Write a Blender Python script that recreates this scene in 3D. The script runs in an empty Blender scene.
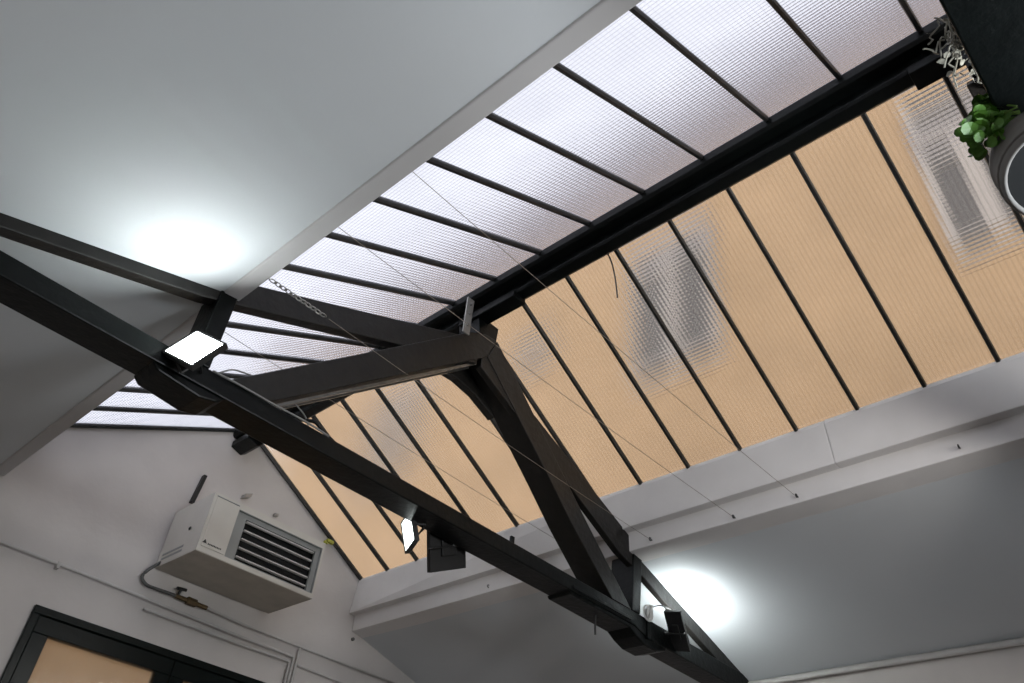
import bpy, bmesh, math, random
from mathutils import Vector, Matrix, Euler
random.seed(7)
sc = bpy.context.scene
COL = sc.collection
PI = math.pi

# ------------------------------------------------------------------ materials
def mat(name, col, rough=.6, noise=0.0, nscale=6.0, bump=0.0, bscale=40.0, spec=.5, metal=0.0, tint=None):
    m = bpy.data.materials.new(name); m.use_nodes = True
    nt = m.node_tree; b = nt.nodes['Principled BSDF']
    b.inputs['Roughness'].default_value = rough
    b.inputs['Metallic'].default_value = metal
    b.inputs['Specular IOR Level'].default_value = spec
    b.inputs['Base Color'].default_value = (*col, 1)
    tc = nt.nodes.new('ShaderNodeTexCoord')
    if noise > 0:
        n = nt.nodes.new('ShaderNodeTexNoise'); n.inputs['Scale'].default_value = nscale
        n.inputs['Detail'].default_value = 6
        nt.links.new(tc.outputs['Object'], n.inputs['Vector'])
        r = nt.nodes.new('ShaderNodeValToRGB')
        d = tint or tuple(c * (1 - noise) for c in col)
        r.color_ramp.elements[0].position = .32; r.color_ramp.elements[0].color = (*d, 1)
        r.color_ramp.elements[1].position = .68; r.color_ramp.elements[1].color = (*col, 1)
        nt.links.new(n.outputs['Fac'], r.inputs['Fac'])
        nt.links.new(r.outputs['Color'], b.inputs['Base Color'])
    if bump > 0:
        n2 = nt.nodes.new('ShaderNodeTexNoise'); n2.inputs['Scale'].default_value = bscale
        n2.inputs['Detail'].default_value = 5
        nt.links.new(tc.outputs['Object'], n2.inputs['Vector'])
        bp = nt.nodes.new('ShaderNodeBump'); bp.inputs['Strength'].default_value = bump
        bp.inputs['Distance'].default_value = .01
        nt.links.new(n2.outputs['Fac'], bp.inputs['Height'])
        nt.links.new(bp.outputs['Normal'], b.inputs['Normal'])
    return m

def emit(name, col, strength):
    m = bpy.data.materials.new(name); m.use_nodes = True
    b = m.node_tree.nodes['Principled BSDF']
    b.inputs['Base Color'].default_value = (.8, .8, .8, 1)
    b.inputs['Emission Color'].default_value = (*col, 1)
    b.inputs['Emission Strength'].default_value = strength
    return m

def glass_mat(name, trans_col, rough, line_dark, milk, milk_col, wx=1.0, wy=1.0):
    """Ribbed, slightly dirty cast glass: a fine square grid of ribs, lightly hazy."""
    m = bpy.data.materials.new(name); m.use_nodes = True
    nt = m.node_tree; L = nt.links
    for n in list(nt.nodes): nt.nodes.remove(n)
    out = nt.nodes.new('ShaderNodeOutputMaterial')
    tc = nt.nodes.new('ShaderNodeTexCoord')
    sx = nt.nodes.new('ShaderNodeSeparateXYZ'); L.new(tc.outputs['Object'], sx.inputs[0])
    def rib(sock, pitch, wgt):
        a = nt.nodes.new('ShaderNodeMath'); a.operation = 'MULTIPLY'; a.inputs[1].default_value = 2 * PI / pitch
        L.new(sock, a.inputs[0])
        s = nt.nodes.new('ShaderNodeMath'); s.operation = 'SINE'; L.new(a.outputs[0], s.inputs[0])
        g = nt.nodes.new('ShaderNodeMath'); g.operation = 'MULTIPLY'; g.inputs[1].default_value = wgt; L.new(s.outputs[0], g.inputs[0])
        return g.outputs[0]
    rx = rib(sx.outputs['X'], .0235, wx); ry = rib(sx.outputs['Y'], .031, wy)
    nz = nt.nodes.new('ShaderNodeTexNoise'); nz.inputs['Scale'].default_value = 2.2; nz.inputs['Detail'].default_value = 5
    L.new(tc.outputs['Object'], nz.inputs['Vector'])
    mx = nt.nodes.new('ShaderNodeMath'); mx.operation = 'MAXIMUM'; L.new(rx, mx.inputs[0]); L.new(ry, mx.inputs[1])
    hsum = nt.nodes.new('ShaderNodeMath'); hsum.operation = 'ADD'; L.new(rx, hsum.inputs[0]); L.new(ry, hsum.inputs[1])
    bp = nt.nodes.new('ShaderNodeBump'); bp.inputs['Strength'].default_value = .16; bp.inputs['Distance'].default_value = .004
    L.new(hsum.outputs[0], bp.inputs['Height'])
    rp = nt.nodes.new('ShaderNodeMapRange')
    rp.inputs['From Min'].default_value = .55; rp.inputs['From Max'].default_value = 1.0
    rp.inputs['To Min'].default_value = 1.0; rp.inputs['To Max'].default_value = 1.0 - line_dark
    L.new(mx.outputs[0], rp.inputs['Value'])
    dr = nt.nodes.new('ShaderNodeMapRange')
    dr.inputs['From Min'].default_value = .3; dr.inputs['From Max'].default_value = .7
    dr.inputs['To Min'].default_value = .94; dr.inputs['To Max'].default_value = 1.0
    L.new(nz.outputs['Fac'], dr.inputs['Value'])
    mm = nt.nodes.new('ShaderNodeMath'); mm.operation = 'MULTIPLY'; L.new(rp.outputs[0], mm.inputs[0]); L.new(dr.outputs[0], mm.inputs[1])
    vm = nt.nodes.new('ShaderNodeVectorMath'); vm.operation = 'SCALE'; vm.inputs[0].default_value = trans_col
    L.new(mm.outputs[0], vm.inputs['Scale'])
    rf = nt.nodes.new('ShaderNodeBsdfRefraction'); rf.inputs['IOR'].default_value = 1.45; rf.inputs['Roughness'].default_value = rough
    L.new(vm.outputs[0], rf.inputs['Color']); L.new(bp.outputs['Normal'], rf.inputs['Normal'])
    tr = nt.nodes.new('ShaderNodeBsdfTranslucent'); tr.inputs['Color'].default_value = (*milk_col, 1)
    mix = nt.nodes.new('ShaderNodeMixShader'); mix.inputs[0].default_value = milk
    L.new(rf.outputs[0], mix.inputs[1]); L.new(tr.outputs[0], mix.inputs[2])
    gl = nt.nodes.new('ShaderNodeBsdfGlossy'); gl.inputs['Roughness'].default_value = .12
    L.new(bp.outputs['Normal'], gl.inputs['Normal'])
    mix2 = nt.nodes.new('ShaderNodeMixShader'); mix2.inputs[0].default_value = .04
    L.new(mix.outputs[0], mix2.inputs[1]); L.new(gl.outputs[0], mix2.inputs[2])
    L.new(mix2.outputs[0], out.inputs['Surface'])
    return m

M = {}
M['ceil'] = mat('white_ceiling_paint', (.575, .595, .61), .85, .04, 1.5, .05, 30)
M['wall'] = mat('white_wall_paint', (.60, .565, .54), .85, .10, 2.2, .12, 25)
M['beam'] = mat('white_beam_paint', (.70, .675, .66), .8, .09, 2.5, .12, 20)
M['trim'] = mat('white_trim_paint', (.52, .505, .50), .8, .05, 2.5, .08, 20)
M['floor'] = mat('grey_floor', (.12, .115, .11), .6, .2, 3)
M['timber'] = mat('black_green_timber_paint', (.0024, .0034, .0033), .36, .3, 9, .3, 26, .17)
M['timber_worn'] = mat('worn_brown_black_timber', (.0115, .0105, .0092), .45, .4, 12, .45, 22, .32)
M['frame'] = mat('black_green_gloss_paint', (.003, .0058, .0052), .25, .2, 6, .1, 18, .2)
M['bar'] = mat('black_glazing_bar_paint', (.012, .013, .013), .4, .2, 12)
M['black'] = mat('black_powder_coat', (.012, .012, .012), .5, .1, 20)
M['metal'] = mat('bare_grey_metal', (.42, .41, .39), .38, .25, 18, 0, 40, .5, .7)
M['steel'] = mat('dull_steel_strip', (.20, .20, .19), .3, .3, 15, 0, 40, .5, .8)
M['hose'] = mat('grey_braided_hose', (.10, .10, .095), .5, .3, 40)
M['brass'] = mat('old_brass', (.16, .11, .055), .5, .3, 30, 0, 40, .5, .6)
M['wire'] = mat('grey_wire', (.22, .18, .14), .5, .1, 20)
M['cable'] = mat('pale_cable', (.20, .20, .19), .5, .1, 20)
M['pipe'] = mat('painted_pipe', (.52, .50, .48), .6, .12, 10)
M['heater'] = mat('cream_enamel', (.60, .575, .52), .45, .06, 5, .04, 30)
M['heater_under'] = mat('cream_enamel_shaded', (.47, .43, .37), .7, .15, 7)  # darker copy of the cream enamel, underside shade put into the colour
M['grille'] = mat('grey_enamel', (.30, .31, .30), .5, .08, 6)
M['louvre'] = mat('pale_grey_blade', (.55, .54, .52), .45, .08, 8)
M['dark'] = mat('dark_interior', (.003, .004, .0045), .8, .2, 9)
M['lens'] = emit('lit_floodlight_lens', (.93, 1.0, 1.0), 74.0)
M['lens_mid'] = emit('lit_floodlight_lens_gable', (1.0, 1.0, .93), 13.0)
M['lens_right'] = emit('lit_floodlight_lens_ceiling', (.93, 1.0, 1.0), 95.0)
M['lens_dim'] = emit('lit_floodlight_lens_low', (.90, 1.0, .97), 12.0)
M['glassL'] = glass_mat('ribbed_skylight_glass', (.775, .775, .80), .12, .15, .10, (.55, .55, .6), 1.0, .7)
M['glassR'] = glass_mat('ribbed_skylight_glass_facing_wall', (.88, .88, .88), .085, .06, .06, (.6, .55, .45), .55, 1.25)
M['glassO'] = glass_mat('obscure_window_glass', (.86, .84, .80), .25, .0, .25, (.7, .6, .45))
M['facade'] = mat('tan_render', (.355, .222, .115), .9, .06, .6, .05, 3)
M['facade_white'] = mat('white_window_paint', (.31, .265, .23), .6, .05, 3)
M['facade_pane'] = mat('dark_window_pane', (.055, .045, .042), .3, .3, 2)
M['lintel'] = mat('grey_lintel', (.235, .205, .195), .8, .1, 2)
M['pot'] = mat('pale_grey_pot', (.17, .16, .15), .7, .25, 12, .15, 30)
M['leaf'] = mat('fresh_green_leaf', (.085, .22, .022), .5, .4, 14)
M['stem'] = mat('green_stem', (.10, .18, .03), .6, .2, 14)
M['dry'] = mat('dry_grey_stem', (.30, .29, .24), .8, .3, 20)
M['rag'] = mat('yellow_green_tape', (.50, .50, .08), .7, .2, 30)
M['coil'] = mat('white_cable_sheath', (.60, .60, .58), .5, .1, 30)

# ------------------------------------------------------------------ mesh helpers
def bm_box(bm, lo, hi, mtx=None):
    vs = []
    for z in (lo[2], hi[2]):
        for y in (lo[1], hi[1]):
            for x in (lo[0], hi[0]):
                p = Vector((x, y, z))
                vs.append(bm.verts.new(mtx @ p if mtx else p))
    for f in ((0, 2, 3, 1), (4, 5, 7, 6), (0, 1, 5, 4), (2, 6, 7, 3), (0, 4, 6, 2), (1, 3, 7, 5)):
        bm.faces.new([vs[i] for i in f])
    return bm

def bm_prism(bm, poly, y0, y1):
    """poly = [(x, z)...] pushed along y"""
    a = [bm.verts.new((x, y0, z)) for x, z in poly]
    b = [bm.verts.new((x, y1, z)) for x, z in poly]
    n = len(poly)
    bm.faces.new(a); bm.faces.new(b[::-1])
    for i in range(n):
        j = (i + 1) % n
        bm.faces.new((a[j], a[i], b[i], b[j]))
    return bm

def smooth_path(pts, n=4):
    P = [Vector(p) for p in pts]
    if len(P) < 3: return P
    out = []
    for i in range(len(P) - 1):
        p0 = P[max(i - 1, 0)]; p1 = P[i]; p2 = P[i + 1]; p3 = P[min(i + 2, len(P) - 1)]
        for k in range(n):
            t = k / n
            out.append(.5 * ((2 * p1) + (p2 - p0) * t + (2 * p0 - 5 * p1 + 4 * p2 - p3) * t * t + (3 * p1 - p0 - 3 * p2 + p3) * t ** 3))
    out.append(P[-1]); return out

def bm_tube(bm, pts, r, seg=8):
    P = [Vector(p) for p in pts]
    rings = []
    up = Vector((0, 0, 1))
    for i, p in enumerate(P):
        t = (P[min(i + 1, len(P) - 1)] - P[max(i - 1, 0)]).normalized()
        u = up if abs(t.dot(up)) < .95 else Vector((1, 0, 0))
        a = t.cross(u).normalized(); b = t.cross(a).normalized()
        rr = r[i] if isinstance(r, (list, tuple)) else r
        rings.append([bm.verts.new(p + rr * (math.cos(2 * PI * k / seg) * a + math.sin(2 * PI * k / seg) * b)) for k in range(seg)])
    for i in range(len(P) - 1):
        for k in range(seg):
            l = (k + 1) % seg
            bm.faces.new((rings[i][k], rings[i][l], rings[i + 1][l], rings[i + 1][k]))
    bm.faces.new(rings[0][::-1]); bm.faces.new(rings[-1])
    return bm

def bm_loft(bm, secs):
    """secs = [(y, [(x, z)...])...] joined into one closed solid"""
    rings = [[bm.verts.new((x, y, z)) for x, z in poly] for y, poly in secs]
    n = len(rings[0])
    for A, B in zip(rings, rings[1:]):
        for i in range(n):
            j = (i + 1) % n
            bm.faces.new((A[j], A[i], B[i], B[j]))
    bm.faces.new(rings[0]); bm.faces.new(rings[-1][::-1])
    return bm

def bm_lathe(bm, prof, seg=32, mtx=None, cap=True):
    rings = []
    for r, z in prof:
        rings.append([bm.verts.new((mtx or Matrix()) @ Vector((r * math.cos(2 * PI * k / seg), r * math.sin(2 * PI * k / seg), z))) for k in range(seg)])
    for i in range(len(prof) - 1):
        for k in range(seg):
            l = (k + 1) % seg
            bm.faces.new((rings[i][k], rings[i][l], rings[i + 1][l], rings[i + 1][k]))
    if cap:
        bm.faces.new(rings[0][::-1]); bm.faces.new(rings[-1])
    return bm

def bm_torus(bm, R, r, mtx, seg=24, s2=8):
    rings = []
    for i in range(seg):
        a = 2 * PI * i / seg
        c = Vector((R * math.cos(a), R * math.sin(a), 0)); d = Vector((math.cos(a), math.sin(a), 0))
        rings.append([bm.verts.new(mtx @ (c + r * (math.cos(2 * PI * k / s2) * d + math.sin(2 * PI * k / s2) * Vector((0, 0, 1))))) for k in range(s2)])
    for i in range(seg):
        j = (i + 1) % seg
        for k in range(s2):
            l = (k + 1) % s2
            bm.faces.new((rings[i][k], rings[i][l], rings[j][l], rings[j][k]))
    return bm

def link(name, bm, m, parent=None, bevel=0.0, smooth=False):
    bmesh.ops.recalc_face_normals(bm, faces=bm.faces[:])
    me = bpy.data.meshes.new(name); bm.to_mesh(me); bm.free()
    if smooth:
        for p in me.polygons: p.use_smooth = True
    o = bpy.data.objects.new(name, me); COL.objects.link(o)
    me.materials.append(m)
    if parent is not None: o.parent = parent
    if bevel > 0:
        b = o.modifiers.new('edge', 'BEVEL'); b.width = bevel; b.segments = 2; b.limit_method = 'ANGLE'
    return o

def tag(o, label, cat, group=None):
    o['label'] = label; o['category'] = cat
    if group: o['group'] = group
    return o

def thing(name, label, cat, loc=(0, 0, 0), group=None, rot=None):
    o = bpy.data.objects.new(name, None); COL.objects.link(o)
    o.location = loc; o.empty_display_size = .1
    if rot is not None: o.rotation_euler = rot
    return tag(o, label, cat, group)

def struct(name, bm, m, parent=None, label=None, **k):
    o = link(name, bm, m, parent, **k)
    if parent is None: o['kind'] = 'structure'
    if label: o['label'] = label
    return o

def box(lo, hi, mtx=None): return bm_box(bmesh.new(), lo, hi, mtx)
def prism(poly, y0, y1): return bm_prism(bmesh.new(), poly, y0, y1)
def tube(pts, r, seg=8): return bm_tube(bmesh.new(), pts, r, seg)

# ------------------------------------------------------------------ key dimensions
YG = 3.585            # inner face of gable wall
YN = -6.0             # wall behind the camera
ZF = -3.75            # floor
S = .45               # glazing bar spacing
RIDGE = (.156, 2.064)
GR = (1.7063, 1.196)                       # right glass foot
GL = (-1.5325, 1.3725)
sl = (RIDGE[1] - GL[1]) / (-RIDGE[0] - GL[0])   # left pitch
GL2 = (-1.95, GL[1] - sl * (-1.5325 + 1.95) * 1.0)   # real foot of the left glass, above its purlin
LC = lambda x: .73 + .284 * (x + 1.904)    # left ceiling
RC0 = lambda x: .66 - .28 * (x - 1.76)     # right ceiling at the gable
RC1 = lambda x: .737 - .312 * (x - 1.86)   # right ceiling at the truss (the old roof has settled)
XL, XR = -3.6, 3.66

# ------------------------------------------------------------------ room shell
bm = bmesh.new()
bm_prism(bm, [(-1.904, .73), (-1.904, .80), (XL - .1, LC(XL - .1) + .07), (XL - .1, LC(XL - .1))], YN, YG)
struct('ceiling_left', bm, M['ceil'], label='white sloping plasterboard ceiling left of the skylight')
bm = bmesh.new()
cs = lambda f, x0: [(x0, f(x0)), (x0, f(x0) + .07), (XR + .1, f(XR + .1) + .07), (XR + .1, f(XR + .1))]
bm_loft(bm, [(YN, cs(RC1, 1.93)), (.2, cs(RC1, 1.93)), (YG, cs(RC0, 1.82))])
struct('ceiling_right', bm, M['ceil'], label='white sloping ceiling below the right white beam')
struct('floor', box((XL - .1, YN - .1, ZF - .1), (XR + .1, YG + .1, ZF)), M['floor'])
struct('wall_left', box((XL - .1, YN, ZF), (XL, YG, LC(XL) + .03)), M['wall'])
struct('wall_right', box((XR, YN, ZF), (XR + .1, YG, .26)), M['wall'])
# gable wall with the opening of the dark framed window
WX0, WX1, WZ0, WZ1 = -1.19, 1.25, -2.6, -.088
bm = bmesh.new()
def gable(bm, y0, y1):
    bm_prism(bm, [(XL - .1, WZ1), (XR + .1, WZ1), (XR + .1, .30), (1.92, .85), (1.92, 1.07), (.156, 2.06), (-.156, 2.06), (-1.96, 1.155), (-1.96, .80), (XL - .1, .35)], y0, y1)
    bm_prism(bm, [(XL - .1, ZF), (WX0, ZF), (WX0, WZ1), (XL - .1, WZ1)], y0, y1)
    bm_prism(bm, [(WX1, ZF), (XR + .1, ZF), (XR + .1, WZ1), (WX1, WZ1)], y0, y1)
    bm_prism(bm, [(WX0, ZF), (WX1, ZF), (WX1, WZ0), (WX0, WZ0)], y0, y1)
gable(bm, YG, YG + .15)
struct('wall_back', bm, M['wall'], label='white gable end wall carrying the heater')
bm = bmesh.new()
bm_prism(bm, [(XL - .1, ZF), (XR + .1, ZF), (XR + .1, .30), (1.92, .85), (1.92, 1.07), (.156, 2.06), (-.156, 2.06), (-1.96, 1.155), (-1.96, .80), (XL - .1, .35)], YN - .15, YN)
struct('wall_front', bm, M['wall'])

# left purlin casing (soft chamfer toward the ceiling)
bm = bmesh.new()
bm_prism(bm, [(-1.815, .73), (-1.815, 1.20), (-1.93, 1.14), (-1.94, .742), (-1.926, .738), (-1.910, .718)], YN, YG)
struct('trim_1', bm, M['trim'], label='white boxed purlin along the left edge of the skylight', bevel=.008)
# right curb: upper board over lower beam
bm = bmesh.new()
us = lambda x, e: [(x + e, .6225 * (x + 3.0835) - 2.1495 + e), (1.695 + e, 1.155), (1.706 + e, 1.192 - e), (2.05, 1.01), (2.05, .6225 * (x + 3.0835) - 2.1495 + .01)]
bm_loft(bm, [(YN, us(1.755, 0)), (-1.575, us(1.755, 0))])
bm_loft(bm, [(-1.5735, us(1.755, .002)), (.2, us(1.755, .002)), (YG, us(1.66, .002))])
struct('trim_2', bm, M['beam'], label='white upper board under the right glazing', bevel=.006)
bm = bmesh.new()
bs = lambda x, f: [(x, .5787 * (x + 3.0835) - 2.1495 + .004), (x - .010, .5787 * (x + 3.0835) - 2.1495 + .17), (x + .235, .5787 * (x + 3.0835) - 2.1495 + .25), (x + .235, f(x + .235) + .01)]
bm_loft(bm, [(YN, bs(1.850, RC1)), (.2, bs(1.850, RC1)), (YG, bs(1.745, RC0))])
struct('trim_3', bm, M['beam'], label='white lower beam above the right sloping ceiling', bevel=.006)

# ------------------------------------------------------------------ skylights
NB = 22
def bar_y(k): return YG - (k - 1) * S
def glazing(name, foot, top, gm, label):
    w = bpy.data.objects.new(name, None); COL.objects.link(w); w['kind'] = 'structure'; w['label'] = label
    f = Vector((foot[0], 0, foot[1])); t = Vector((top[0], 0, top[1]))
    d = (t - f).normalized(); n = Vector((-d.z, 0, d.x))
    if n.z < 0: n = -n
    for k in range(1, NB + 1):
        y = bar_y(k) - (.018 if k == 1 else 0)
        bm = bmesh.new()
        pr = [(-.008, .022), (.008, .022), (.008, .004), (.016, .004), (.016, -.008), (.010, -.024), (-.010, -.024), (-.016, -.008), (-.016, .004), (-.008, .004)]
        A = [bm.verts.new(f + Vector((0, y + a, 0)) + n * b) for a, b in pr]
        B = [bm.verts.new(t + Vector((0, y + a, 0)) + n * b) for a, b in pr]
        bm.faces.new(A); bm.faces.new(B[::-1])
        for i in range(len(pr)):
            j = (i + 1) % len(pr); bm.faces.new((A[j], A[i], B[i], B[j]))
        link('glazing_bar', bm, M['bar'], w)
        if k < NB:
            bm = bmesh.new()
            y0, y1 = bar_y(k + 1) + .009, bar_y(k) - (.027 if k == 1 else .009)
            vs = [bm.verts.new(p + Vector((0, yy, 0)) + n * h) for h in (.005, .011) for p, yy in ((f, y0), (t, y0), (t, y1), (f, y1))]
            for q in ((0, 1, 2, 3), (7, 6, 5, 4), (0, 4, 5, 1), (1, 5, 6, 2), (2, 6, 7, 3), (3, 7, 4, 0)):
                bm.faces.new([vs[i] for i in q])
            link('glass_pane', bm, gm, w)
    return w
glazing('window_1', GL2, (-.13, RIDGE[1] + .013), M['glassL'], 'left slope of ribbed glass skylight under bright sky')
glazing('window_2', (GR[0] + .035, GR[1] - .0196), (.13, RIDGE[1] + .0146), M['glassR'], 'right slope of ribbed glass skylight facing the tan building')

# dark framed window in the gable wall
w3 = bpy.data.objects.new('window_3', None); COL.objects.link(w3); w3['kind'] = 'structure'
w3['label'] = 'black framed window with textured glass below the heater'
def frame_bm(x0, x1, z0, z1, wd, y0, y1):
    bm = bmesh.new()
    bm_box(bm, (x0, y0, z1 - wd), (x1, y1, z1)); bm_box(bm, (x0, y0, z0), (x1, y1, z0 + wd))
    bm_box(bm, (x0, y0, z0 + wd), (x0 + wd, y1, z1 - wd)); bm_box(bm, (x1 - wd, y0, z0 + wd), (x1, y1, z1 - wd))
    return bm
link('window_frame', frame_bm(WX0, WX1, WZ0, WZ1, .06, YG - .035, YG + .10), M['frame'], w3, bevel=.005)
xm = (WX0 + WX1) / 2
for a, b in ((WX0 + .062, xm - .004), (xm + .004, WX1 - .062)):
    s = link('window_sash', frame_bm(a, b, WZ0 + .062, WZ1 - .062, .125, YG - .02, YG + .06), M['frame'], w3, bevel=.006)
    link('window_pane', box((a + .125, YG + .02, WZ0 + .187), (b - .125, YG + .028, WZ1 - .187)), M['glassO'], s)

# ------------------------------------------------------------------ roof trusses
def make_truss(dy, label):
    t = thing('roof_truss', label, 'roof truss', (0, dy, 0))
    Y0, Y1 = .20, .408
    W = M['timber_worn']; T = M['timber']
    def P(name, poly, m, y0=Y0, y1=Y1, bev=.006): return link(name, prism(poly, y0, y1), m, t, bevel=bev)
    P('tie_beam', [(-3.58, .135), (1.90, .133), (2.06, .088), (3.65, .070), (3.65, .232), (-3.58, .252)], T, bev=.008)
    P('rafter', [(-3.5, .20), (-2.0, .63), (-.02, 1.43), (-.02, 1.66), (-1.79, .885), (-2.0, .79), (-3.5, .40)], W, Y0 + .004, Y0 + .085)
    P('rafter', [(3.65, .08), (3.65, .22), (2.07, .74), (1.82, .86), (.575, 1.365), (.02, 1.61), (.02, 1.43), (1.091, .935), (1.704, .650), (2.012, .570), (2.516, .409), (3.056, .239), (3.3, .16)], W, Y0 + .004, Y0 + .06)
    P('strut', [(-1.72, .24), (-1.48, .235), (.066, 1.545), (.145, 1.752), (.02, 1.735), (-.13, 1.655)], W, Y0 - .004, Y1)
    P('strut', [(.070, 1.550), (.81, .909), (1.108, .637), (1.614, .236), (1.86, .232), (1.285, .73), (.468, 1.47), (.150, 1.750)], W, Y0 - .004, Y1)
    P('post', [(-1.93, .245), (-1.83, .245), (-1.83, .735), (-1.93, .735)], T, Y0 - .008, Y1 + .004)
    P('post', [(1.86, .234), (1.965, .234), (2.01, .74), (1.895, .76)], T, Y0 - .008, Y1 + .004)
    P('bearing_block', [(-2.10, .136), (-2.06, .100), (-1.82, .078), (-1.73, .100), (-1.69, .136)], T, Y0 + .01, Y1 + .015, .01)
    P('bearing_block', [(1.13, .134), (1.15, .113), (1.85, .103), (1.93, .062), (2.04, .028), (2.20, .026), (2.33, .068), (2.34, .134)], T, Y0 + .01, Y1 + .015, .01)
    P('king_block', [(-.02, 1.742), (.16, 1.752), (.17, 1.90), (-.06, 1.90)], T, Y0 + .02, Y1 + .03)
    P('apex_gusset', [(-.22, 1.372), (-.02, 1.385), (.17, 1.355), (.40, 1.262), (.36, 1.45), (.10, 1.66), (-.05, 1.60)], W, .40, .47)
    s = link('metal_strap', box((-.215, .182, 1.60), (-.150, .192, 1.94)), M['metal'], t)
    s['label'] = 'pale metal strap up to the ridge beam'
    for z in (1.68, 1.79, 1.88):
        bm = bmesh.new(); bm_lathe(bm, [(.011, 0), (.011, .006), (.006, .010)], 10, Matrix.Translation((-.183, .182, z)) @ Matrix.Rotation(PI / 2, 4, 'X'))
        link('bolt', bm, M['steel'], s)
    # steel channel under the left strut
    for a, b in ((.0, .014), (.075, .089)):
        bm = bmesh.new()
        bm_prism(bm, [(-1.475, .222), (-1.465, .205), (.0, 1.447), (-.01, 1.466)], Y0 + .03 + a, Y0 + .03 + b)
        link('steel_strip', bm, M['steel'], t)
    # straps and packers on the tie around the right post
    link('iron_strap', box((1.15, Y0 - .010, .150), (1.85, Y0, .176)), T, t, bevel=.003)
    link('iron_strap', box((2.05, Y0 - .012, .080), (2.09, Y1 + .018, .245)), T, t, bevel=.003)
    return t
make_truss(0, 'dark timber roof truss crossing the room below the skylight, floodlights on its tie')
make_truss(-3.715, 'black timber truss beam cutting across the upper right corner above the potted plant')

# ridge beam
rb = thing('ridge_beam', 'long black timber ridge beam between the two glass slopes', 'beam', (0, 0, 0))
link('beam', prism([(-.060, 2.02), (-.060, 1.925), (-.045, 1.905), (.035, 1.905), (.045, 1.93), (.045, 2.02)], YN, YG), M['timber'], rb, bevel=.004)
link('capping_board', prism([(-.160, 2.058), (-.150, 2.005), (-.130, 1.985), (.10, 1.985), (.150, 2.040), (.160, 2.058), (.02, 2.14), (-.02, 2.14)], YN, YG), M['timber'], rb, bevel=.004)
link('end_corbel', prism([(-.13, 1.95), (-.13, 1.885), (-.01, 1.845), (.04, 1.88), (.04, 1.95)], YG - .30, YG), M['timber'], rb, bevel=.006)
link('bearing_block', prism([(-.075, 1.93), (-.075, 1.865), (.055, 1.865), (.055, 1.93)], -.16, .42), M['timber'], rb, bevel=.006)
link('bearing_block', prism([(-.075, 1.93), (-.075, 1.865), (.060, 1.865), (.060, 1.93)], -3.75, -3.03), M['timber'], rb, bevel=.006)

# ------------------------------------------------------------------ floodlights
def basis(n, up=Vector((0, 0, 1)), roll=0, e1=None):
    n = Vector(n).normalized(); x = up.cross(n).normalized()
    if e1 is not None:
        x = Vector(e1); x = (x - n * x.dot(n)).normalized()
    y = n.cross(x)
    m = Matrix((x, y, n)).transposed().to_4x4()
    return m @ Matrix.Rotation(roll, 4, 'Z')
def floodlight(c, n, w, h, lens, label, anchor, e1=None):
    """c = centre of the lens, n = the way it shines"""
    f = thing('floodlight', label, 'floodlight', c, 'LED floodlights on the roof truss')
    B = basis(n, e1=e1)
    bm = bmesh.new()
    # shallow tray housing
    fr = .012
    bm_box(bm, (-w / 2 - fr, -h / 2 - fr, -.024), (w / 2 + fr, h / 2 + fr, -.004), B)
    bm_box(bm, (-w / 2 - fr, -h / 2 - fr, -.004), (-w / 2, h / 2 + fr, .008), B)
    bm_box(bm, (w / 2, -h / 2 - fr, -.004), (w / 2 + fr, h / 2 + fr, .008), B)
    bm_box(bm, (-w / 2, -h / 2 - fr, -.004), (w / 2, -h / 2, .008), B)
    bm_box(bm, (-w / 2, h / 2, -.004), (w / 2, h / 2 + fr, .008), B)
    link('housing', bm, M['black'], f)
    bm = bmesh.new(); bm_box(bm, (-w / 2, -h / 2, -.003), (w / 2, h / 2, .002), B)
    l = link('lens', bm, lens, f); l['label'] = 'glowing white lens'
    bm = bmesh.new(); bm_box(bm, (-w * .22, -h * .2, -.040), (w * .22, h * .2, -.024), B)
    link('driver_box', bm, M['black'], f, bevel=.004)
    # U bracket to the anchor
    a = Vector(anchor) - Vector(c)
    bm = bmesh.new()
    for sgn in (-1, 1):
        p0 = B @ Vector((sgn * (w / 2 + fr + .006), 0, -.015))
        p1 = B @ Vector((sgn * (w / 2 + fr + .006), -.01, -.075))
        bm_tube(bm, [p0, p1], .006, 6)
    bm_tube(bm, [B @ Vector((-(w / 2 + fr + .006), -.01, -.075)), B @ Vector(((w / 2 + fr + .006), -.01, -.075))], .006, 6)
    bm_tube(bm, [B @ Vector((0, -.01, -.075)), a], .007, 6)
    link('bracket', bm, M['black'], f)
    return f
floodlight((-1.977, .085, .230), (-.771, -.592, .233), .190, .212, M['lens'], 'lit floodlight with square white face below the left post of the truss', (-1.86, .195, .20), (.464, -.272, .843))
floodlight((-.165, .47, .108), (-.86, .42, -.31), .20, .185, M['lens_dim'], 'small lit floodlight hanging under the middle of the tie beam, glowing white', (-.09, .40, .15))
floodlight((.165, .475, .135), (-.06, .965, .26), .29, .27, M['lens_mid'], 'black floodlight seen from behind, hanging under the middle of the tie beam', (.147, .40, .16), (.898, -.05, .437))
floodlight((2.36, .115, .225), (.68, .02, .73), .115, .31, M['lens_right'], 'black floodlight seen from behind beside the right post, lighting the right ceiling', (2.30, .20, .20), (.26, -.965, -.06))

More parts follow.
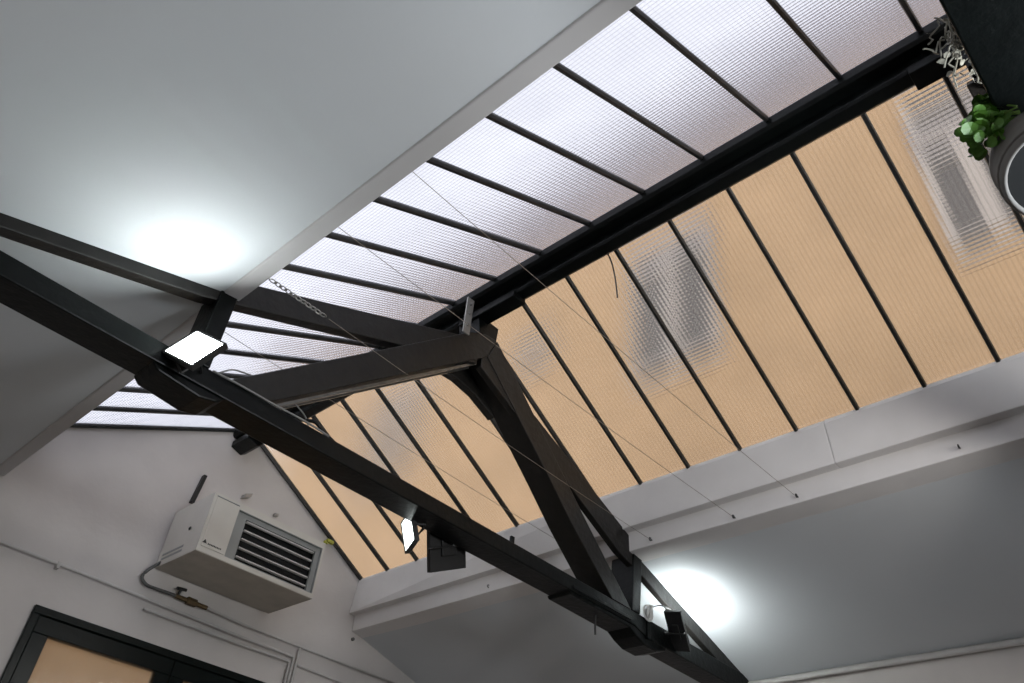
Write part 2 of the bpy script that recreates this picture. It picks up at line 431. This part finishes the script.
# cable bundle by the right post
t = thing('cable_coil', 'coil of white cable on the tie beam beside the right post', 'cable', (2.06, .185, .275))
for k in range(3):
    bm = bmesh.new(); bm_torus(bm, .060 - .008 * k, .007, Matrix.Translation((0, -.012 * k, .004 * k)) @ Matrix.Rotation(PI / 2 + .2 * k, 4, 'X') @ Matrix.Rotation(.3 * k, 4, 'Y'), 20, 6)
    link('loop', bm, M['coil'], t, smooth=True)
bm = bmesh.new(); bm_lathe(bm, [(.030, 0), (.034, .004), (.034, .02), (.028, .026)], 16, Matrix.Translation((-.01, .012, 0)) @ Matrix.Rotation(PI / 2, 4, 'X'))
link('junction_box', bm, M['coil'], t)
bm = tube(smooth_path([(2.09, .18, .325), (2.18, .15, .37), (2.30, .12, .36), (2.40, .12, .31)]), .005, 6)
tag(link('floodlight_lead', bm, M['black'], smooth=True), 'thin black lead from the white coil to the right floodlight', 'cable')

# cables along the tie
bm = tube(smooth_path([(-1.813, .185, .236), (-1.647, .185, .242), (-1.424, .185, .242), (-1.225, .185, .247), (-1.056, .19, .242)]), .006, 6)
tag(link('power_cable', bm, M['cable'], smooth=True), 'pale cable running along the tie beam right of the lit floodlight', 'cable')
bm = tube(smooth_path([(-1.775, .19, .25), (-1.70, .24, .34), (-1.60, .3, .405), (-1.496, .3, .422), (-1.36, .3, .42), (-1.261, .3, .394), (-1.169, .3, .348), (-1.12, .3, .26)]), .0045, 6)
tag(link('power_cable', bm, M['cable'], smooth=True), 'thin cable arching above the tie beam under the left strut', 'cable')
bm = tube(smooth_path([(-1.19, .25, .30), (-1.13, .25, .32), (-1.06, .25, .29), (-1.0, .25, .27), (-.96, .25, .255)]), .011, 6)
tag(link('cable_bundle', bm, M['timber'], smooth=True), 'short dark cable bundle taped on top of the tie beam', 'cable')
bm = tube(smooth_path([(.035, -.935, 1.91), (.04, -.968, 1.80), (.042, -.997, 1.635), (.045, -1.013, 1.453)]), .0055, 6)
tag(link('loose_wire', bm, M['black'], smooth=True), 'loose black wire dangling from the ridge beam', 'wire')
bm = tube([(1.545, .30, .135), (1.545, .30, .03), (1.548, .30, -.035)], .008, 6)
tag(link('screw_hook', bm, M['black']), 'small dark hook under the tie beam near its right block', 'hook')
bm = box((.585, .29, .235), (.62, .31, .345))
tag(link('upright_bracket', bm, M['timber'], bevel=.003), 'short dark bracket standing on the tie beam left of the right strut', 'bracket')

# ------------------------------------------------------------------ tension wires across the room
WL = 'tension wires under the skylight'
def tension_wire(p0, p1, sag, label):
    a, b = Vector(p0), Vector(p1)
    pts = []
    for i in range(13):
        u = i / 12; p = a.lerp(b, u); p.z -= sag * 4 * u * (1 - u); pts.append(p)
    return tag(link('tension_wire', tube(pts, .0019, 5), M['wire']), label, 'wire', WL)
ends = [((-1.815, -1.226, .746), (1.84, -1.23, 0.757), 'thin wire crossing nearest the camera side, ending at the right beam'),
        ((-1.815, -.667, .756), (1.84, -0.736, 0.737), 'thin wire passing just in front of the truss apex to the right beam'),
        ((-1.815, -.098, .725), (1.84, -0.005, 0.752), 'thin wire starting with a chain at the left purlin'),
        ((-1.815, .533, .752), (1.84, 0.747, 0.844), 'thin wire crossing behind the truss under the skylight')]
for k, (a, b, l) in enumerate(ends):
    if k == 2: a = tuple(Vector(a) + (Vector((1.735, -.075, .690)) - Vector((-1.815, -.098, .70))).normalized() * .40)
    tension_wire(a, b, .02, l)
# chain at the start of the third wire
ch = thing('chain', 'short metal chain hanging from the left white purlin at the truss', 'chain', (-1.815, -.098, .725))
d = (Vector((1.84, -0.005, 0.752)) - Vector((-1.815, -.098, .70))).normalized()
for k in range(11):
    c = d * (.02 + .034 * k)
    z = Vector((0, 0, 1)); x = d; y = z.cross(x).normalized(); zz = x.cross(y)
    Mx = Matrix((x, y, zz)).transposed().to_4x4()
    bm = bmesh.new()
    bm_torus(bm, .013, .0035, Matrix.Translation(c) @ Mx @ Matrix.Rotation(PI / 2 * (k % 2), 4, 'X') @ Matrix.Diagonal((1.6, 1, 1, 1)), 12, 5)
    link('chain_link', bm, M['metal'], ch, smooth=True)
HK = 'eye hooks in the right white beam'
def eye_hook(x, y, z, label):
    h = thing('eye_hook', label, 'hook', (x, y, z), HK)
    link('shank', tube([(.03, 0, 0), (-.012, 0, 0)], .005, 6), M['black'], h)
    bm = bmesh.new(); bm_torus(bm, .012, .004, Matrix.Translation((-.022, 0, 0)) @ Matrix.Rotation(PI / 2, 4, 'X'), 14, 6)
    link('eye', bm, M['black'], h, smooth=True)
for y, z, l in ((-2.327, 0.760, 'dark eye hook in the right white beam, farthest to the right without a wire'),
                (-1.241, 0.750, 'dark eye hook holding the rightmost thin wire'),
                (-0.744, 0.731, 'dark eye hook at the lower edge of the right beam above the bright ceiling patch'),
                (-0.014, 0.746, 'dark eye hook just right of the truss post on the white beam'),
                (1.714, 0.733, 'dark eye hook in the white beam below the hanging floodlights')):
    eye_hook(1.844 if y < 1 else 1.815, y, z, l)
bm = bmesh.new(); bm_lathe(bm, [(.018, 0), (.018, .02), (.010, .03)], 12, Matrix.Translation((1.77, YG, .575)) @ Matrix.Rotation(PI / 2, 4, 'X'))
tag(link('wall_plug', bm, M['steel']), 'small round dark fixing on the gable wall under the white beam end', 'fixing')

# ------------------------------------------------------------------ unit heater
hx0, hx1, hy0, hz0, hz1 = -.42, .765, YG - .70, .50, 1.03
H = thing('unit_heater', 'cream box-shaped warm air heater with black louvres on the gable wall', 'heater', (0, 0, 0))
lx0, lx1, lz0, lz1 = -.165, .745, .54, .975
bm = bmesh.new()
e = .012
# casing: back box plus a front ring that leaves the louvre opening free
bm_box(bm, (hx0, hy0 + .12, hz0), (hx1, YG - .02, hz1))
bm_box(bm, (hx0, hy0, hz0), (lx0, hy0 + .12, hz1)); bm_box(bm, (lx1, hy0, hz0), (hx1, hy0 + .12, hz1))
bm_box(bm, (lx0, hy0, hz0), (lx1, hy0 + .12, lz0)); bm_box(bm, (lx0, hy0, lz1), (lx1, hy0 + .12, hz1))
link('casing', bm, M['heater'], H)
link('bottom_panel', box((hx0 + .004, hy0 + .006, hz0 - .004), (hx1 - .004, YG - .022, hz0)), M['heater_under'], H)['label'] = 'underside with its shade painted in darker cream'
fp = link('front_panel', box((hx0 + .025, hy0 - .006, hz0 + .045), (lx0 - .01, hy0, hz1 - .035)), M['heater'], H, bevel=.004)
link('access_lip', box((hx0 + .025, hy0 - .008, hz1 - .033), (lx0 - .01, hy0, hz1 - .026)), M['grille'], H)
# illegible maker's mark: a dark wedge and a small line of lettering
bm = bmesh.new()
bm_prism(bm, [(-.392, .575), (-.352, .575), (-.372, .607)], hy0 - .009, hy0 - .006)
for k in range(9):
    x = -.340 + k * .0145
    bm_box(bm, (x, hy0 - .008, .572), (x + .009, hy0 - .006, .584))
link('makers_mark', bm, M['black'], fp)
gf = link('grille_surround', frame_bm(lx0, lx1, lz0, lz1, .005, hy0 + .0, hy0 + .115), M['grille'], H)
bm = bmesh.new()
iw, it, ib = .105, .045, .02
bm_box(bm, (lx0 + .005, hy0 + .03, lz0 + .005), (lx0 + iw, hy0 + .06, lz1 - .005))
bm_box(bm, (lx1 - .05, hy0 + .03, lz0 + .005), (lx1 - .005, hy0 + .06, lz1 - .005))
bm_box(bm, (lx0 + iw, hy0 + .03, lz1 - it), (lx1 - .05, hy0 + .06, lz1 - .005))
bm_box(bm, (lx0 + iw, hy0 + .03, lz0 + .005), (lx1 - .05, hy0 + .06, lz0 + ib))
link('inner_surround', bm, M['grille'], H)
link('fan_recess', box((lx0 + .06, hy0 + .105, lz0 + .01), (lx1 - .02, hy0 + .112, lz1 - .01)), M['dark'], H)['label'] = 'black interior behind the blades'
n = 5
for k in range(n):
    z = lz0 + .055 + (lz1 - it - lz0 - .07) * k / (n - 1)
    bm = bmesh.new()
    mt = Matrix.Translation(((lx0 + iw + lx1 - .05) / 2, hy0 + .045, z)) @ Matrix.Rotation(math.radians(-12), 4, 'X')
    hw = (lx1 - .05 - lx0 - iw) / 2 - .012
    bm_box(bm, (-hw, -.014, -.007), (hw, .012, .007), mt)
    link('louvre_blade', bm, M['louvre'], H, bevel=.004)
bm = bmesh.new()
for z, a, b in ((.600, 3.15, 3.50), (.560, 3.15, 3.50)):
    bm_box(bm, (hx0 - .003, a, z - .009), (hx0 + .002, b, z + .009))
link('side_slots', bm, M['grille'], H)
bm = bmesh.new(); bm_lathe(bm, [(.016, 0), (.016, .006), (.010, .010)], 14, Matrix.Translation((hx0, 3.14, .755)) @ Matrix.Rotation(-PI / 2, 4, 'Y'))
link('side_screw', bm, M['black'], H)

# metal brackets on the wall above the heater
def wall_bracket(poly, label, m, dep):
    t = tag(link('wall_bracket', prism(poly, YG - dep, YG), m, bevel=.004), label, 'bracket', 'brackets above the heater')
wall_bracket([(-.335, 1.17), (-.300, 1.17), (-.270, 1.47), (-.305, 1.47)], 'dark slotted upright bracket on the wall above the heater left end', M['black'], .05)
wall_bracket([(.13, 1.42), (.205, 1.455), (.215, 1.50), (.14, 1.465)], 'small bare metal bracket above the heater, left one', M['metal'], .08)
wall_bracket([(.52, 1.405), (.56, 1.41), (.56, 1.44), (.52, 1.435)], 'smallest grey metal fixing above the heater grille', M['metal'], .05)

# gas pipe with valve
g = thing('gas_pipe', 'gas pipe with dark flexible hose and brass valve below the heater', 'pipe', (0, 0, 0))
yp = YG - .042
o = link('flexible_hose', tube(smooth_path([(-.415, yp - .05, .535), (-.475, yp - .02, .46), (-.505, yp, .385), (-.45, yp, .337), (-.36, yp, .332), (-.25, yp, .336), (-.16, yp, .337)]), .015, 8), M['hose'], g, smooth=True)
bm = bmesh.new()
bm_tube(bm, [(-.17, yp, .337), (.14, yp, .334)], .020, 8)
bm_tube(bm, [(-.06, yp, .336), (.03, yp, .335)], .034, 6)
link('valve', bm, M['brass'], g)
bm = bmesh.new(); bm_tube(bm, [(-.15, yp, .337), (-.15, yp - .02, .395)], .012, 6); bm_tube(bm, [(-.19, yp - .02, .395), (-.10, yp - .02, .405)], .014, 6)
link('valve_handle', bm, M['black'], g)
link('pipe', tube([(.14, yp, .334), (.5, yp, .315), (1.164, yp, .306), (2.40, yp, .302)], .012, 8), M['pipe'], g, smooth=True)
# white conduits on the gable wall
def conduit(pts, r, label):
    return tag(link('wall_conduit', tube(pts, r, 8), M['pipe'], smooth=True), label, 'pipe', 'white conduits on the gable wall')
conduit([(XL + .02, yp, .262), (-1.17, yp, .240), (-.47, yp, .228), (.54, yp, .206), (1.11, yp, .200), (1.128, yp, .190), (1.130, yp, -3.2)], .014, 'long white conduit across the gable wall above the black window')
conduit([(-.39, yp, .146), (-.37, yp, .144), (.56, yp, .142), (1.07, yp, .150), (1.095, yp, .14), (1.098, yp, -3.2)], .012, 'short white conduit just under the long one, below the heater')
conduit([(1.172, yp, .292), (1.168, yp, .15), (1.166, yp, -3.2)], .013, 'white conduit dropping down the wall from the gas pipe')
conduit([(1.19, yp, .142), (1.72, yp, .131), (2.6, yp, .12)], .011, 'white conduit running right from the vertical drop toward the ceiling corner')
cl = 0
for x, z, l in ((-1.165, .240, 'pipe clip on the long conduit, left above the window corner'),):
    t = bmesh.new(); bm_box(t, (x - .012, yp - .018, z - .035), (x + .012, YG, z + .018))
    tag(link('pipe_clip', t, M['pipe']), l, 'clip')
# pipe along the right wall
tag(link('wall_pipe', tube([(3.60, YN + .02, .163), (3.60, .45, .163), (3.622, .52, .12), (3.625, .53, -3.7)], .026, 10), M['pipe'], smooth=True), 'white pipe along the foot of the right sloping ceiling', 'pipe')
# scrap of tape at the edge of the gable glazing
bm = bmesh.new(); bm_box(bm, (1.17, YG - .07, 1.385), (1.25, YG - .03, 1.42)); bm_box(bm, (1.15, YG - .055, 1.37), (1.19, YG - .02, 1.40))
tag(link('tape_scrap', bm, M['rag'], bevel=.004), 'yellow green scrap of tape on the glazing bar above the heater', 'tape')

# ------------------------------------------------------------------ plants under the near truss
pc = Vector((-.978, -3.380, -.09))
pt = thing('hanging_pot', 'round pale grey pot with dark base hanging at the right edge of the picture', 'pot', pc, None, (0, math.radians(24), 0))
bm = bmesh.new()
bm_lathe(bm, [(.136, -.075), (.142, -.085), (.150, -.082), (.156, -.03), (.160, .06), (.166, .065), (.166, .09), (.152, .09), (.144, .02), (.136, -.05), (.136, -.075)], 40, None, False)
link('pot_body', bm, M['pot'], pt, smooth=True)
bm = bmesh.new(); bm_lathe(bm, [(.137, -.070), (.139, -.060), (.02, -.056)], 32)
link('pot_base', bm, M['dark'], pt)['label'] = 'dark recessed base'
bm = bmesh.new()
bm_torus(bm, .156, .005, Matrix.Translation((0, 0, -.04)), 32, 6)
link('foot_ring', bm, M['pot'], pt, smooth=True)
for a in (.5, 2.6, 4.7):
    link('hanging_cord', tube([(.160 * math.cos(a), .160 * math.sin(a), .08), (.08 * math.cos(a), .06 * math.sin(a), .195)], .004, 5), M['black'], pt)

def leaf(bm, c, r, nrm):
    B = basis(nrm, up=Vector((.3, .2, 1)), roll=random.uniform(0, 6.28))
    ring = []
    for k in range(10):
        a = 2 * PI * k / 10
        rr = r * (1 - .25 * math.cos(a))
        ring.append(bm.verts.new(Vector(c) + (B @ Vector((rr * math.cos(a), rr * .8 * math.sin(a), .12 * r * math.cos(2 * a))))))
    cc = bm.verts.new(Vector(c) + (B @ Vector((0, 0, -.15 * r))))
    for k in range(10):
        bm.faces.new((ring[k], ring[(k + 1) % 10], cc))
gp = thing('trailing_plant', 'bright green leafy plant spilling over the left side of the pot', 'plant', (-1.085, -3.300, .065))
bm = bmesh.new(); bs = bmesh.new()
# stems start inside the pot and spill over its rim
stems = []
for k in range(10):
    a = random.uniform(.0, 1.0)
    base = Vector((-.0 + .10 * a, -.06, .05)); 
    end = Vector((random.uniform(-.09, .10), random.uniform(.02, .10), random.uniform(-.10, .10)))
    mid = (base + end) / 2 + Vector((0, .03, .05))
    path = smooth_path([base, mid, end], 5); stems.append(path)
    bm_tube(bs, path, .003, 5)
    for i, p in enumerate(path[3:]):
        for q in range(2):
            leaf(bm, p + Vector([random.uniform(-.018, .018) for _ in range(3)]), random.uniform(.016, .026), (random.uniform(-1, .2), random.uniform(-.6, .3), random.uniform(-.9, .6)))
link('stems', bs, M['stem'], gp); link('leaves', bm, M['leaf'], gp)
dp = thing('dried_plant', 'dry grey tangled plant on the near truss in front of the ridge beam', 'plant', (-.9, -3.28, .70))
bm = bmesh.new()
for k in range(22):
    p = Vector((random.uniform(-.05, .05), random.uniform(-.06, .03), random.uniform(.08, .26)))
    path = [p]
    for j in range(5):
        p = p + Vector((random.uniform(-.03, .03), random.uniform(-.022, .028), random.uniform(-.07, .01))); path.append(p)
    bm_tube(bm, smooth_path(path, 2), .0035, 5)
link('stems', bm, M['dry'], dp)
bm = bmesh.new()
for k in range(26):
    leaf(bm, (random.uniform(-.06, .06), random.uniform(-.05, .06), random.uniform(-.12, .22)), random.uniform(.010, .016), (random.uniform(-1, .2), random.uniform(-.6, .3), random.uniform(-.9, .6)))
link('leaves', bm, M['dry'], dp)

# ------------------------------------------------------------------ neighbouring building outside
XF = 6.0
nb = thing('neighbouring_building', 'tan rendered building seen blurred through the right glass slope', 'building', (0, 0, 0))
link('facade_wall', box((XF, -13, -3.9), (XF + .4, 17, 12.9)), M['facade'], nb)
link('parapet', box((XF - .12, -13, 10.7), (XF - .001, 17, 12.9)), M['lintel'], nb)['label'] = 'grey upper band of the building'
def bwin(y0, y1, z0, z1, split=True, lint=True):
    w = link('window', frame_yz(y0, y1, z0, z1, .13, XF - .10, XF - .001, split), M['facade_white'], nb)
    link('window_pane', box((XF - .04, y0 + .1, z0 + .1), (XF - .03, y1 - .1, z1 - .1)), M['facade_pane'], w)
    if lint: link('lintel', box((XF - .06, y0 - .05, z1 + .01), (XF - .001, y1 + .05, z1 + .5)), M['lintel'], w)
def frame_yz(y0, y1, z0, z1, wd, x0, x1, split):
    bm = bmesh.new()
    bm_box(bm, (x0, y0, z1 - wd), (x1, y1, z1)); bm_box(bm, (x0, y0, z0), (x1, y1, z0 + wd))
    bm_box(bm, (x0, y0, z0 + wd), (x1, y0 + wd, z1 - wd)); bm_box(bm, (x0, y1 - wd, z0 + wd), (x1, y1, z1 - wd))
    if split:
        ym = (y0 + y1) / 2; bm_box(bm, (x0, ym - .12, z0 + wd), (x1, ym + .12, z1 - wd))
    return bm
bwin(1.30, 3.0, 6.0, 8.7)
bwin(-3.35, -2.15, 5.9, 8.0)
bwin(-3.35, -2.15, 8.5, 9.2, False, False)
bwin(5.0, 5.8, 7.5, 8.3, False, False)
bwin(8.9, 10.3, 6.3, 8.6)
tag(link('courtyard_wall', box((-4, 5.4, -3.9), (5.9, 5.6, .9)), M['facade'], None), 'tan wall seen through the black framed window under the heater', 'wall')

# ------------------------------------------------------------------ sky
w = bpy.data.worlds.new('overcast_sky'); sc.world = w; w.use_nodes = True
nt = w.node_tree; bg = nt.nodes['Background']
tc = nt.nodes.new('ShaderNodeTexCoord'); sx = nt.nodes.new('ShaderNodeSeparateXYZ'); nt.links.new(tc.outputs['Generated'], sx.inputs[0])
mr = nt.nodes.new('ShaderNodeMapRange'); mr.inputs['From Min'].default_value = -1; mr.inputs['From Max'].default_value = .6
mr.inputs['To Min'].default_value = 3.0; mr.inputs['To Max'].default_value = 1.9
nt.links.new(sx.outputs['X'], mr.inputs['Value'])
bg.inputs['Color'].default_value = (.93, .95, 1.0, 1)
nt.links.new(mr.outputs[0], bg.inputs['Strength'])

# ------------------------------------------------------------------ unseen area lights added behind the viewpoint as room fill
def add_fill(name, loc, target, size, power, col):
    l = bpy.data.lights.new(name, 'AREA'); l.shape = 'SQUARE'; l.size = size; l.energy = power; l.color = col
    o = bpy.data.objects.new(name, l); COL.objects.link(o); o.location = loc
    o.rotation_euler = (Vector(target) - Vector(loc)).to_track_quat('-Z', 'Y').to_euler()
    return o
add_fill('fill_light', (.2, -5.0, .10), (-.3, 3.4, .5), .5, 66, (1.0, .93, .87))
add_fill('fill_light', (-.9, -4.6, -.75), (-2.1, -.7, .7), .5, 82, (.87, .94, 1.0))

# ------------------------------------------------------------------ camera
cam = bpy.data.cameras.new('camera'); co = bpy.data.objects.new('camera', cam); COL.objects.link(co)
cam.sensor_width = 36; cam.lens = 36 * 804.1772 / 1024
co.location = (-3.0835, -3.3128, -2.1495); co.rotation_euler = Euler((2.260539, -0.080769, -0.834143), 'XYZ')
cam.clip_start = .02
sc.camera = co
sc.view_settings.view_transform = 'Standard'
sc.view_settings.look = 'None'
sc.view_settings.exposure = 0
sc.cycles.use_denoising = True
sc.cycles.max_bounces = 12; sc.cycles.transmission_bounces = 10; sc.cycles.diffuse_bounces = 5
sc.cycles.sample_clamp_indirect = 6.0
